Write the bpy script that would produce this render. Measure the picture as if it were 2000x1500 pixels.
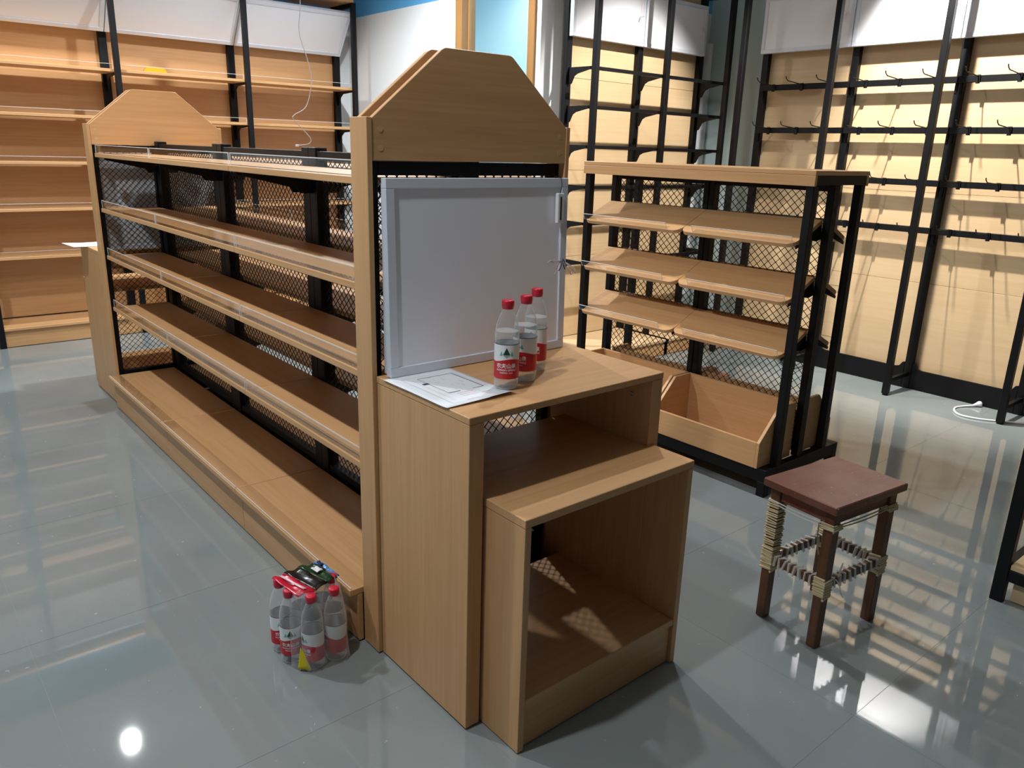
import bpy, bmesh, math, random
from mathutils import Vector, Matrix
random.seed(7)
for o in list(bpy.data.objects): bpy.data.objects.remove(o)
S = bpy.context.scene; COL = S.collection
pi = math.pi

# ------------------------------------------------------------------ camera
F_PX, YAW, PITCH, ROLL = 1520.28, 0.7029, 0.2923, 0.0298
CAM = Vector((-1.0167, -1.3465, 1.4574))
fw = Vector((math.sin(YAW)*math.cos(PITCH), math.cos(YAW)*math.cos(PITCH), -math.sin(PITCH)))
rt = Vector((math.cos(YAW), -math.sin(YAW), 0)); up = rt.cross(fw)
r2 = math.cos(ROLL)*rt + math.sin(ROLL)*up; u2 = -math.sin(ROLL)*rt + math.cos(ROLL)*up
cd = bpy.data.cameras.new('camera'); cam = bpy.data.objects.new('camera', cd); COL.objects.link(cam)
cd.sensor_fit = 'HORIZONTAL'; cd.sensor_width = 36.0; cd.lens = F_PX/2000*36.0
cd.clip_start = 0.05; cd.clip_end = 60
m = Matrix((r2, u2, -fw)).transposed().to_4x4(); m.translation = CAM; cam.matrix_world = m
S.camera = cam
# ------------------------------------------------------------------ world, exposure
w = bpy.data.worlds.new('world'); S.world = w; w.use_nodes = True
w.node_tree.nodes['Background'].inputs[0].default_value = (0.75, 0.88, 1.0, 1)
w.node_tree.nodes['Background'].inputs[1].default_value = 0.0
S.view_settings.view_transform = 'Standard'; S.view_settings.look = 'None'
S.view_settings.gamma = 1.0; S.view_settings.use_curve_mapping = False
S.view_settings.exposure = 0.38
CEIL = 3.30
# the shop's ceiling lamps, all above the frame; each is one the photograph gives evidence of:
# key, x, y, watts, spot angle (deg), aim point or None, colour
NEUTRAL = (0.93, 0.97, 1.0); WARM = (1.0, 0.96, 0.91)
LAMPS = [
    ('gondola', -1.10, 0.10, 100, 150, None, NEUTRAL),      # shadow of the tabletop edge on the nested cube
    ('shelf', -1.10, 2.40, 140, 150, None, NEUTRAL),        # shadows of the gondola shelves on the boards below
    ('back_wall', 0.05, 4.58, 140, 150, None, NEUTRAL),     # mirrored in the floor tiles
    ('passage', 1.60, 3.40, 200, 150, None, NEUTRAL),       # bright white return wall
    ('island', 1.55, 1.00, 75, 150, None, NEUTRAL),         # lit tops of the sloping shelves and crates
    ('hook_rack', 3.35, 0.85, 470, 66, (4.28, 0.70, 1.60), WARM),   # hot spot and hook shadows on the panels
    ('alcove', 3.30, 0.90, 340, 54, (3.45, 2.80, 1.15), WARM),      # hot spot on the alcove panels
    ('corridor', 3.35, 3.60, 75, 150, None, (0.84, 0.98, 1.0)),     # glow through the doorway
]

# ------------------------------------------------------------------ helpers
def srgb(r, g, b):
    f = lambda c: c/12.92 if c <= 0.04045 else ((c+0.055)/1.055)**2.4
    return (f(r/255), f(g/255), f(b/255), 1)
def mat(name, col, rough=0.5, metal=0.0, spec=0.5, emit=None, estr=0):
    m = bpy.data.materials.new(name); m.use_nodes = True
    b = m.node_tree.nodes['Principled BSDF']
    b.inputs['Base Color'].default_value = col; b.inputs['Roughness'].default_value = rough
    b.inputs['Metallic'].default_value = metal; b.inputs['Specular IOR Level'].default_value = spec
    if emit: b.inputs['Emission Color'].default_value = emit; b.inputs['Emission Strength'].default_value = estr
    return m
def N(m, t, **kw):
    n = m.node_tree.nodes.new(t)
    for k, v in kw.items(): setattr(n, k, v)
    return n
def wood(name, c0, c1, axis, rough=0.42, scale=1.0):
    """laminate with fine grain streaks running along one axis of the part"""
    m = mat(name, c0, rough); nt = m.node_tree; b = nt.nodes['Principled BSDF']; L = nt.links.new
    tc = N(m, 'ShaderNodeTexCoord'); mp = N(m, 'ShaderNodeMapping')
    s = [70*scale]*3; s[axis] = 2.2*scale; mp.inputs['Scale'].default_value = s
    oi = N(m, 'ShaderNodeObjectInfo'); ad = N(m, 'ShaderNodeVectorMath', operation='ADD')
    sc = N(m, 'ShaderNodeVectorMath', operation='SCALE'); sc.inputs['Scale'].default_value = 9.0
    cx = N(m, 'ShaderNodeCombineXYZ')
    for i in range(3): L(oi.outputs['Random'], cx.inputs[i])
    L(cx.outputs[0], sc.inputs[0]); L(tc.outputs['Object'], ad.inputs[0]); L(sc.outputs[0], ad.inputs[1])
    L(ad.outputs[0], mp.inputs[0])
    n1 = N(m, 'ShaderNodeTexNoise'); n1.inputs['Scale'].default_value = 1.0; n1.inputs['Detail'].default_value = 4
    n1.inputs['Distortion'].default_value = 0.6
    L(mp.outputs[0], n1.inputs['Vector'])
    mp2 = N(m, 'ShaderNodeMapping'); s2 = [9*scale]*3; s2[axis] = 0.7*scale; mp2.inputs['Scale'].default_value = s2
    L(ad.outputs[0], mp2.inputs[0])
    n2 = N(m, 'ShaderNodeTexNoise'); n2.inputs['Scale'].default_value = 1.0; n2.inputs['Detail'].default_value = 3
    n2.inputs['Distortion'].default_value = 1.2
    L(mp2.outputs[0], n2.inputs['Vector'])
    av = N(m, 'ShaderNodeMix', data_type='FLOAT'); av.inputs[0].default_value = 0.45
    L(n1.outputs[0], av.inputs[2]); L(n2.outputs[0], av.inputs[3])
    cr = N(m, 'ShaderNodeValToRGB'); cr.color_ramp.elements[0].position = 0.30; cr.color_ramp.elements[1].position = 0.70
    cr.color_ramp.elements[0].color = c1; cr.color_ramp.elements[1].color = c0
    L(av.outputs[0], cr.inputs[0]); L(cr.outputs[0], b.inputs['Base Color'])
    bp = N(m, 'ShaderNodeBump'); bp.inputs['Strength'].default_value = 0.06; bp.inputs['Distance'].default_value = 0.002
    L(n1.outputs[0], bp.inputs['Height']); L(bp.outputs[0], b.inputs['Normal'])
    return m
def clear(name, col, fac, rough=0.04, tint=(1, 1, 1, 1), gl=False, pw=4.0):
    """thin clear plastic: mostly see-through, glossy at grazing angles"""
    m = bpy.data.materials.new(name); m.use_nodes = True; nt = m.node_tree; nt.nodes.clear(); L = nt.links.new
    out = N(m, 'ShaderNodeOutputMaterial'); tr = N(m, 'ShaderNodeBsdfTransparent'); tr.inputs[0].default_value = tint
    if gl:
        pb = N(m, 'ShaderNodeBsdfAnisotropic'); pb.inputs['Color'].default_value = col; pb.inputs['Roughness'].default_value = rough
    else:
        pb = N(m, 'ShaderNodeBsdfPrincipled'); pb.inputs['Base Color'].default_value = col; pb.inputs['Roughness'].default_value = rough
    lf_ = N(m, 'ShaderNodeLayerWeight'); lf_.inputs[0].default_value = 0.5
    lw = N(m, 'ShaderNodeMath', operation='POWER'); lw.inputs[1].default_value = pw; L(lf_.outputs['Facing'], lw.inputs[0])
    mr = N(m, 'ShaderNodeMapRange'); mr.inputs['To Min'].default_value = fac; mr.inputs['To Max'].default_value = min(1, fac+0.8)
    mx = N(m, 'ShaderNodeMixShader')
    L(lw.outputs[0], mr.inputs[0]); L(mr.outputs[0], mx.inputs[0]); L(tr.outputs[0], mx.inputs[1]); L(pb.outputs[0], mx.inputs[2])
    L(mx.outputs[0], out.inputs[0]); return m

W0, W1 = srgb(212, 166, 117), srgb(194, 146, 97)
WX, WY, WZ = [wood('oak_laminate_'+a, W0, W1, i) for i, a in enumerate('xyz')]
PINE0, PINE1 = srgb(218, 190, 150), srgb(206, 174, 132)
BX, BY, BZ = [wood('pale_panel_'+a, PINE0, PINE1, i, 0.38, 0.8) for i, a in enumerate('xyz')]
EDGE = mat('oak_edge_band', srgb(206, 160, 104), 0.45)
DOT = mat('screw_cover', srgb(205, 170, 118), 0.5)
BLACK = mat('black_powder_coat', srgb(9, 9, 12), 0.5, 0, 0.28)
BLACKM = mat('black_mesh_wire', srgb(14, 14, 16), 0.5)
DARK = mat('dark_matte', srgb(15, 15, 16), 0.8)  # own dark colour of the driver stripe and wire
WHITEF = mat('white_aluminium', srgb(222, 226, 236), 0.35)
WHITEP = mat('white_diffuser', srgb(243, 244, 250), 0.45)
WHITE = mat('white_plastic', srgb(232, 232, 235), 0.4)
GREYB = mat('panel_back', srgb(214, 218, 224), 0.4)
STEEL = mat('steel', srgb(170, 172, 175), 0.3, 0.9)
RED = mat('red_cap', srgb(205, 25, 55), 0.35)
LRED = mat('label_red', srgb(196, 26, 38), 0.4)
LWHITE = mat('label_white', srgb(236, 238, 240), 0.4)
LGREEN = mat('label_green', srgb(14, 70, 44), 0.4)
LTEAL = mat('label_teal', srgb(95, 190, 170), 0.4)
LGREY = mat('label_grey', srgb(150, 175, 165), 0.4)
PAPER = mat('paper', srgb(236, 240, 245), 0.6)
INK = mat('ink', srgb(60, 62, 70), 0.6); INKG = mat('ink_grey', srgb(165, 170, 182), 0.6); INKR = mat('ink_red', srgb(205, 110, 110), 0.6)
ACR = clear('clear_acrylic', (0.9, 0.9, 0.9, 1), 0.0, 0.05, (0.97, 0.97, 0.97, 1), True)
ACRE = clear('acrylic_edge', (0.9, 0.9, 0.88, 1), 0.45, 0.2)
PET = clear('clear_pet', (0.80, 0.84, 0.86, 1), 0.085, 0.03, (1, 1, 1, 1), False, 2.6)
FILM = clear('shrink_film', (0.92, 0.93, 0.95, 1), 0.13, 0.12, (1, 1, 1, 1), False, 2.4)
WATER = clear('water', (0.80, 0.84, 0.86, 1), 0.16, 0.02)

def link(o, parent=None):
    COL.objects.link(o)
    if parent: o.parent = parent
    return o
def tag(o, label, cat, group=None):
    o['label'] = label; o['category'] = cat
    if group: o['group'] = group
    return o
def thing(name, label, cat, loc=(0, 0, 0), rz=0, group=None):
    o = bpy.data.objects.new(name, None); o.empty_display_size = 0.1
    o.location = loc; o.rotation_euler = (0, 0, rz); COL.objects.link(o)
    return tag(o, label, cat, group)
def mesh_obj(name, bm, mats, parent=None, smooth=False):
    me = bpy.data.meshes.new(name); bm.normal_update(); bm.to_mesh(me); bm.free()
    for mm in (mats if isinstance(mats, (list, tuple)) else [mats]): me.materials.append(mm)
    if smooth:
        for p in me.polygons: p.use_smooth = True
    return link(bpy.data.objects.new(name, me), parent)
def add_box(bm, x0, x1, y0, y1, z0, z1, bev=0.0, mi=0):
    r = bmesh.ops.create_cube(bm, size=1.0)
    vs = r['verts']
    for v in vs:
        v.co = Vector((x0+(v.co.x+.5)*(x1-x0), y0+(v.co.y+.5)*(y1-y0), z0+(v.co.z+.5)*(z1-z0)))
    fs = {f for v in vs for f in v.link_faces}
    for f in fs: f.material_index = mi
    if bev > 0:
        es = list({e for v in vs for e in v.link_edges})
        bmesh.ops.bevel(bm, geom=es, offset=bev, segments=1, affect='EDGES', clamp_overlap=True)
    return bm
def box(name, parent, mt, x0, x1, y0, y1, z0, z1, bev=0.0012):
    return mesh_obj(name, add_box(bmesh.new(), x0, x1, y0, y1, z0, z1, bev), mt, parent)
def add_prism(bm, pts, axis, a0, a1, mi=0):
    """polygon pts (u,v) extruded along axis from a0 to a1; axis 0: (y,z), 1: (x,z), 2: (x,y)"""
    def P(u, v, a): return {0: (a, u, v), 1: (u, a, v), 2: (u, v, a)}[axis]
    A = [bm.verts.new(P(u, v, a0)) for u, v in pts]; B = [bm.verts.new(P(u, v, a1)) for u, v in pts]
    n = len(pts); fs = [bm.faces.new(A), bm.faces.new(B[::-1])]
    for i in range(n): fs.append(bm.faces.new((A[i], B[i], B[(i+1) % n], A[(i+1) % n])))
    for f in fs: f.material_index = mi
    bmesh.ops.recalc_face_normals(bm, faces=fs)
    return bm
def prism(name, parent, mt, pts, axis, a0, a1, bev=0.0):
    bm = add_prism(bmesh.new(), pts, axis, a0, a1)
    if bev: bmesh.ops.bevel(bm, geom=bm.edges[:], offset=bev, segments=1, affect='EDGES', clamp_overlap=True)
    return mesh_obj(name, bm, mt, parent)
def rounded(pts, radii, seg=4):
    out = []; n = len(pts)
    for i in range(n):
        p = Vector(pts[i]); r = radii[i]
        if r <= 0: out.append(tuple(p)); continue
        a = Vector(pts[i-1])-p; b = Vector(pts[(i+1) % n])-p
        a.normalize(); b.normalize(); ang = a.angle(b); d = r/math.tan(ang/2)
        p0, p1 = p+a*d, p+b*d; c = p+(a+b).normalized()*(r/math.sin(ang/2))
        v0, v1 = p0-c, p1-c; t = v0.angle_signed(v1) if False else v0.angle(v1)
        for k in range(seg+1):
            f = k/seg; q = (v0*math.sin((1-f)*t)+v1*math.sin(f*t))/math.sin(t)
            out.append(tuple(c+q))
    return out
def add_tube(bm, pts, r, seg=8, mi=0, cap=True):
    pts = [Vector(p) for p in pts]; rings = []
    prev = None
    for i, p in enumerate(pts):
        d = (pts[min(i+1, len(pts)-1)]-pts[max(i-1, 0)]).normalized()
        if prev is None:
            a = d.orthogonal().normalized()
        else:
            a = (prev-d*prev.dot(d)).normalized()
        prev = a; b = d.cross(a); rr = r[i] if isinstance(r, (list, tuple)) else r
        rings.append([bm.verts.new(p+(a*math.cos(2*pi*k/seg)+b*math.sin(2*pi*k/seg))*rr) for k in range(seg)])
    for A, B in zip(rings, rings[1:]):
        for k in range(seg): bm.faces.new((A[k], A[(k+1) % seg], B[(k+1) % seg], B[k])).material_index = mi
    if cap:
        bm.faces.new(rings[0][::-1]).material_index = mi; bm.faces.new(rings[-1]).material_index = mi
    return bm
def tube(name, parent, mt, pts, r, seg=8, smooth=True):
    return mesh_obj(name, add_tube(bmesh.new(), pts, r, seg), mt, parent, smooth)
def smooth_path(pts, n=8):
    pts = [Vector(p) for p in pts]; out = []
    P = [pts[0]]+pts+[pts[-1]]
    for i in range(1, len(P)-2):
        a, b, c, d = P[i-1], P[i], P[i+1], P[i+2]
        for k in range(n):
            t = k/n
            out.append(0.5*((2*b)+(c-a)*t+(2*a-5*b+4*c-d)*t*t+(3*b-a-3*c+d)*t**3))
    out.append(pts[-1]); return out
def add_lathe(bm, prof, seg=24, mi=0, cx=0, cy=0, cap=(True, True)):
    rings = [[bm.verts.new((cx+r*math.cos(2*pi*k/seg), cy+r*math.sin(2*pi*k/seg), z)) for k in range(seg)] for r, z in prof]
    for A, B in zip(rings, rings[1:]):
        for k in range(seg): bm.faces.new((A[k], A[(k+1) % seg], B[(k+1) % seg], B[k])).material_index = mi
    if cap[0]: bm.faces.new(rings[0][::-1]).material_index = mi
    if cap[1]: bm.faces.new(rings[-1]).material_index = mi
    return bm
def diamond(name, parent, axis, a, u0, u1, z0, z1, pu=0.042, pz=0.040, t=0.0026):
    """expanded-metal panel: two families of diagonal strands clipped to a rectangle in the plane axis = a"""
    bm = bmesh.new(); k = pz/pu
    def P(u, z, o): return (a+o, u, z) if axis == 0 else (u, a+o, z)
    H = z1-z0; h = t/2
    for s in (1, -1):
        du = H/k
        n0 = int(math.floor(-du/pu))-1; n1 = int(math.ceil((u1-u0+du)/pu))+1
        for i in range(n0, n1):
            ub = u0+i*pu                      # strand through (ub, z0) for s=1, through (ub, z1) for s=-1
            ua, ue = max(u0, ub), min(u1, ub+du)
            if ue-ua < 1e-4: continue
            za, ze = k*(ua-ub), k*(ue-ub)
            if s < 0: za, ze = H-za, H-ze
            d = Vector((ue-ua, ze-za)).normalized(); nn = Vector((-d.y, d.x))*h
            q = [(ua+nn.x, z0+za+nn.y), (ua-nn.x, z0+za-nn.y), (ue-nn.x, z0+ze-nn.y), (ue+nn.x, z0+ze+nn.y)]
            A = [bm.verts.new(P(*p, h)) for p in q]; B = [bm.verts.new(P(*p, -h)) for p in q]
            bm.faces.new(A); bm.faces.new(B[::-1])
            for j in range(4): bm.faces.new((A[j], B[j], B[(j+1) % 4], A[(j+1) % 4]))
    bmesh.ops.recalc_face_normals(bm, faces=bm.faces)
    return mesh_obj(name, bm, BLACKM, parent)
def slotted_post(name, parent, x0, x1, y0, y1, z0, z1, face=None, pitch=0.05, slot_u=0.0):
    """square tube with a row of punched slots shown as small dark inserts on one face"""
    p = box(name, parent, BLACK, x0, x1, y0, y1, z0, z1, 0.002)
    if face:
        bm = bmesh.new(); n = int((z1-z0-0.1)/pitch)
        for i in range(n):
            z = z0+0.06+i*pitch
            if face[1] == 'x':
                xx = x0 if face[0] == '-' else x1; yc = (y0+y1)/2+slot_u
                add_box(bm, xx-0.0006, xx+0.0006, yc-0.003, yc+0.003, z, z+0.024)
            else:
                yy = y0 if face[0] == '-' else y1; xc = (x0+x1)/2+slot_u
                add_box(bm, xc-0.003, xc+0.003, yy-0.0006, yy+0.0006, z, z+0.024)
        s = mesh_obj('slot_row', bm, BLACK, p); s['kind'] = 'stuff'
    return p
def copy_tree(o, parent=None):
    c = o.copy(); COL.objects.link(c)
    if parent: c.parent = parent
    for ch in list(o.children): copy_tree(ch, c)
    return c
def text_mesh(body, size):
    cu = bpy.data.curves.new('txt', 'FONT'); cu.body = body; cu.size = size; cu.align_x = 'CENTER'; cu.resolution_u = 2; cu.offset = size*.018
    o = bpy.data.objects.new('txt', cu); COL.objects.link(o)
    dg = bpy.context.evaluated_depsgraph_get(); me = bpy.data.meshes.new_from_object(o.evaluated_get(dg))
    bpy.data.objects.remove(o); return me

# ------------------------------------------------------------------ room shell
def struct(o): o['kind'] = 'structure'; return o
tile = 0.845; TX0, TY0 = 0.03, 0.24
FLM = mat('floor_tile', srgb(120, 130, 134), 0.10, 0, 0.7)
nt = FLM.node_tree; L = nt.links.new; b = nt.nodes['Principled BSDF']
tc = N(FLM, 'ShaderNodeTexCoord'); g = N(FLM, 'ShaderNodeNewGeometry')
n1 = N(FLM, 'ShaderNodeTexNoise'); n1.inputs['Scale'].default_value = 1.7; n1.inputs['Detail'].default_value = 5; L(g.outputs['Position'], n1.inputs['Vector'])
cr = N(FLM, 'ShaderNodeValToRGB'); cr.color_ramp.elements[0].color = srgb(128, 136, 136); cr.color_ramp.elements[1].color = srgb(143, 150, 149)
cr.color_ramp.elements[0].position = .3; cr.color_ramp.elements[1].position = .7
L(n1.outputs[0], cr.inputs[0])
n2 = N(FLM, 'ShaderNodeTexNoise'); n2.inputs['Scale'].default_value = 46; n2.inputs['Detail'].default_value = 2; L(g.outputs['Position'], n2.inputs['Vector'])
c2 = N(FLM, 'ShaderNodeValToRGB'); c2.color_ramp.elements[0].position = .735; c2.color_ramp.elements[1].position = .78
L(n2.outputs[0], c2.inputs[0])
mx = N(FLM, 'ShaderNodeMix', data_type='RGBA'); mx.inputs[7].default_value = srgb(185, 190, 190)
L(c2.outputs[0], mx.inputs[0]); L(cr.outputs[0], mx.inputs[6]); L(mx.outputs[2], b.inputs['Base Color'])
n3 = N(FLM, 'ShaderNodeTexNoise'); n3.inputs['Scale'].default_value = 5; n3.inputs['Detail'].default_value = 6; L(g.outputs['Position'], n3.inputs['Vector'])
mr = N(FLM, 'ShaderNodeMapRange'); mr.inputs['To Min'].default_value = 0.015; mr.inputs['To Max'].default_value = 0.05
L(n3.outputs[0], mr.inputs[0]); L(mr.outputs[0], b.inputs['Roughness'])
GROUT = mat('grout', srgb(140, 146, 146), 0.6)
XW0, XW1, YW0, YW1 = -4.2, 4.50, -3.4, 5.46      # outer faces seen from inside
floor = struct(box('floor', None, GROUT, XW0-.1, XW1+.1, YW0-.1, YW1+.1, -0.08, -0.0006, 0))
tm = None
for i in range(-6, 7):
    for j in range(-6, 8):
        x0, y0 = TX0+i*tile, TY0+j*tile
        x1, y1 = x0+tile, y0+tile
        cx0, cx1, cy0, cy1 = max(x0, XW0), min(x1, XW1), max(y0, YW0), min(y1, YW1)
        if cx1-cx0 < .02 or cy1-cy0 < .02: continue
        gp = 0.0005; full = (cx0, cx1, cy0, cy1) == (x0, x1, y0, y1)
        if full and tm:
            o = bpy.data.objects.new('floor_tile', tm); link(o, floor); o.location = (x0, y0, 0)
        else:
            o = box('floor_tile', floor, FLM, cx0-x0+gp, cx1-x0-gp, cy0-y0+gp, cy1-y0-gp, -0.010, 0, 0.0002); o.location = (x0, y0, 0)
            if full: tm = o.data
WALLW = mat('wall_white', srgb(234, 238, 240), 0.6); WALLB = mat('wall_blue', srgb(95, 175, 230), 0.6)
WALLT = mat('wall_grey_teal', srgb(178, 196, 198), 0.55); CEILM = mat('ceiling_white', srgb(225, 230, 234), 0.8)
ZB = 2.53
def wall(name, x0, x1, y0, y1, lower=WALLW, zb=ZB):
    struct(box(name, None, lower, x0, x1, y0, y1, 0, zb, 0)); struct(box(name+'_upper', None, WALLB, x0, x1, y0, y1, zb, CEIL, 0))
wall('wall_back', XW0, 2.70, YW1, YW1+.1)
DY0, DY1 = 2.97, 3.72                               # doorway in the return wall
wall('wall_return_near', 2.70, 2.80, 2.85, DY0-.07)
wall('wall_return_far', 2.70, 2.80, DY1+.08, YW1)
wall('wall_alcove', 2.80, 4.60, 2.85, 2.95)
struct(box('wall_right_corner', None, WALLT, XW1, XW1+.1, 2.20, 2.85, 0, CEIL, 0))
wall('wall_right', XW1, XW1+.1, YW0, 2.20)
struct(box('wall_front', None, mat('bounce_cut_grey', srgb(105, 110, 116), .5), XW0, XW1, YW0-.1, YW0, 0, CEIL, 0)); wall('wall_left', XW0-.1, XW0, YW0, YW1)  # unseen front wall, greyed to cut light bounced onto the gable
struct(box('ceiling', None, CEILM, XW0-.1, XW1+.1, YW0-.1, YW1+.1, CEIL, CEIL+.1, 0))
# doorway: timber frame, room beyond
DOORW = wood('door_timber', srgb(176, 132, 78), srgb(150, 106, 58), 2)
d1 = struct(box('door_1', None, DOORW, 2.685, 2.815, DY1, DY1+.08, 0, 3.0, .002))
box('door_jamb', d1, DOORW, 2.685, 2.815, DY0-.07, DY0, 0, 3.0, .002)
box('door_head', d1, DOORW, 2.685, 2.815, DY0, DY1, 2.92, 3.0, .002)
box('door_stop', d1, DOORW, 2.745, 2.765, DY1-.014, DY1, 0, 2.92, .001)
CYAN = mat('corridor_paint', srgb(222, 244, 246), 0.6)
struct(box('wall_corridor', None, CYAN, 3.80, 3.90, 2.95, YW1, 0, CEIL, 0))
struct(box('wall_corridor_end', None, CYAN, 2.80, 3.80, YW1, YW1+.1, 0, CEIL, 0))
struct(box('wall_door_top', None, WALLB, 2.70, 2.80, DY0-.07, DY1+.08, 3.0, CEIL, 0))
struct(box('trim_1', None, WALLW, 4.455, 4.495, 2.80, 2.848, 0, 2.31, .002))

# ------------------------------------------------------------------ ceiling downlights
LENS = mat('lamp_lens', (1, 1, 1, 1), 0.4, emit=(0.95, 0.98, 1, 1), estr=40)
RING = mat('lamp_ring', srgb(225, 225, 225), 0.4)
LAMP_LABEL = {'gondola': 'round ceiling downlight over the aisle beside the bottle table', 'shelf': 'round ceiling downlight over the aisle along the long gondola',
              'back_wall': 'round ceiling downlight near the wall shelves, mirrored in the floor', 'passage': 'round ceiling downlight in front of the doorway',
              'island': 'round ceiling downlight between the gondola and the island rack', 'hook_rack': 'round ceiling spotlight aimed at the hook rack',
              'alcove': 'round ceiling spotlight aimed at the alcove rack', 'corridor': 'round ceiling downlight in the corridor behind the doorway'}
def downlight(key, x, y, watts, ang, aim, colr):
    t = thing(key+'_downlight_offscreen', LAMP_LABEL[key], 'light', (x, y, CEIL), 0, 'ceiling lamps')
    bm = bmesh.new(); add_lathe(bm, [(.052, -.002), (.080, -.006), (.082, 0.0), (.052, 0.0)], 32, 0, cap=(False, False))
    mesh_obj('trim_ring', bm, RING, t, True)
    bm = bmesh.new(); add_lathe(bm, [(.052, -.003), (.052, -.001)], 32); mesh_obj(key+'_lens_offscreen', bm, LENS, t)
    ld = bpy.data.lights.new(key+'_beam_offscreen', 'SPOT'); ld.energy = watts; ld.color = colr; ld.shadow_soft_size = 0.05 if not aim else 0.03
    ld.spot_size = math.radians(ang); ld.spot_blend = 0.6
    lo = bpy.data.objects.new(key+'_beam_offscreen', ld); COL.objects.link(lo); lo.location = (x, y, CEIL-.05)
    if aim:
        lo.rotation_euler = (Vector(aim)-Vector((x, y, CEIL-.05))).to_track_quat('-Z', 'Y').to_euler()
for a in LAMPS: downlight(*a)

# ------------------------------------------------------------------ main gondola
GX0, GX1 = -0.011, 0.678; GC = (GX0+GX1)/2; T = 0.015
YN0, YN1, YF0, YF1 = 0.419, 0.503, 3.265, 3.349
JN = [0.505, 1.41, 2.335, 3.263]
gon = thing('gondola_shelf', 'long oak gondola shelf with arched gable ends and black wire mesh back', 'shelf', (0, 0, 0))
def gable(y0, y1):
    pts = rounded([(GX0+T, 1.422), (GX1-T, 1.422), (GX1-T, 1.522), (GC+.112, 1.703), (GC-.112, 1.703), (GX0+T, 1.522)], [0, 0, 0, .03, .03, 0])
    g_ = prism('gable_board', gon, WX, pts, 1, y0, y1, .0012)
    return g_
for (a, bq, face) in ((YN0, YN1, -1), (YF0, YF1, -1)):
    for x0 in (GX0, GX1-T): box('end_post_board', gon, WZ, x0, x0+T, a, bq, 0.004, 1.525)
    for (y0, y1) in ((a+.002, a+.018), (bq-.018, bq-.002)):
        gb = gable(y0, y1)
        if y0 < a+.01:
            for x in (GX0+.04, GX1-.04):
                for z in (1.452, 1.497):
                    bm = bmesh.new(); add_lathe(bm, [(.0075, 0), (.0075, .0006)], 16)
                    bmesh.ops.rotate(bm, verts=bm.verts, cent=(0, 0, 0), matrix=Matrix.Rotation(pi/2, 3, 'X'))
                    bmesh.ops.translate(bm, verts=bm.verts, vec=(x, y0-.0001, z)); mesh_obj('screw_cover', bm, DOT, gb)
    # black end frame with mesh
    ym = (a+bq)/2
    for x0, x1 in ((GX0+T, GX0+T+.03), (GX1-T-.03, GX1-T)): box('end_frame_bar', gon, BLACK, x0, x1, ym-.015, ym+.015, 0.02, 1.42)
    box('end_frame_bar', gon, BLACK, GX0+T+.03, GX1-T-.03, ym-.015, ym+.015, 1.385, 1.42)
    box('end_frame_bar', gon, BLACK, GX0+T+.03, GX1-T-.03, ym-.015, ym+.015, 0.02, 0.20)
    box('end_center_post', gon, BLACK, GC-.024, GC+.024, ym-.016, ym+.016, 0.20, 1.44)
    for x0, x1 in ((GX0+T+.03, GC-.024), (GC+.024, GX1-T-.03)):
        diamond('mesh_panel', gon, 1, ym, x0, x1, 0.20, 1.385, .031, .031, .0022)
    # end panel interior timber lining behind the mesh
ZS = [1.379, 1.100, 0.852, 0.572]; DK = 0.186
for k in (1, 2):
    for s in (-1, 1):
        y0, y1 = (JN[k]-.056, JN[k]-.001) if s < 0 else (JN[k]+.001, JN[k]+.056)
        slotted_post('upright', gon, GC-.024, GC+.024, y0, y1, 0.0, 1.445, '-x', .05, .015*s)
for y0 in (JN[0]+.003, JN[3]-.058): slotted_post('upright', gon, GC-.024, GC+.024, y0, y0+.055, 0.0, 1.445, '-x')
for k in range(3):
    y0, y1 = JN[k]+.058, JN[k+1]-.058
    box('top_rail', gon, BLACK, GC-.018, GC+.018, y0, y1, 1.400, 1.432)
    box('bottom_rail', gon, BLACK, GC-.018, GC+.018, y0, y1, DK+.002, DK+.030)
    diamond('mesh_panel', gon, 0, GC, y0, y1, DK+.03, 1.400, .034, .030, .0022)
def guard(parent, axis, a0, a1, f, zt, sgn, h=.042, base=.03):
    """L-section clear plastic riser at a shelf front; f = coordinate of the front edge, sgn = direction towards the back"""
    bm = bmesh.new(); t = .0028
    def bx(u0, u1, v0, v1, z0, z1, mi):
        v0, v1 = min(v0, v1), max(v0, v1)
        if axis == 1: add_box(bm, v0, v1, u0, u1, z0, z1, 0, mi)
        else: add_box(bm, u0, u1, v0, v1, z0, z1, 0, mi)
    bx(a0+t, a1-t, f, f+sgn*t, zt+.0005, zt+h-t, 0)
    bx(a0, a1, f, f+sgn*t, zt+h-t, zt+h, 1); bx(a0, a0+t, f, f+sgn*t, zt+.0005, zt+h-t, 1); bx(a1-t, a1, f, f+sgn*t, zt+.0005, zt+h-t, 1)
    bx(a0, a1, f+sgn*t, f+sgn*base, zt+.0005, zt+.0015, 0)
    return mesh_obj('price_guard', bm, [ACR, ACRE], parent)
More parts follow.
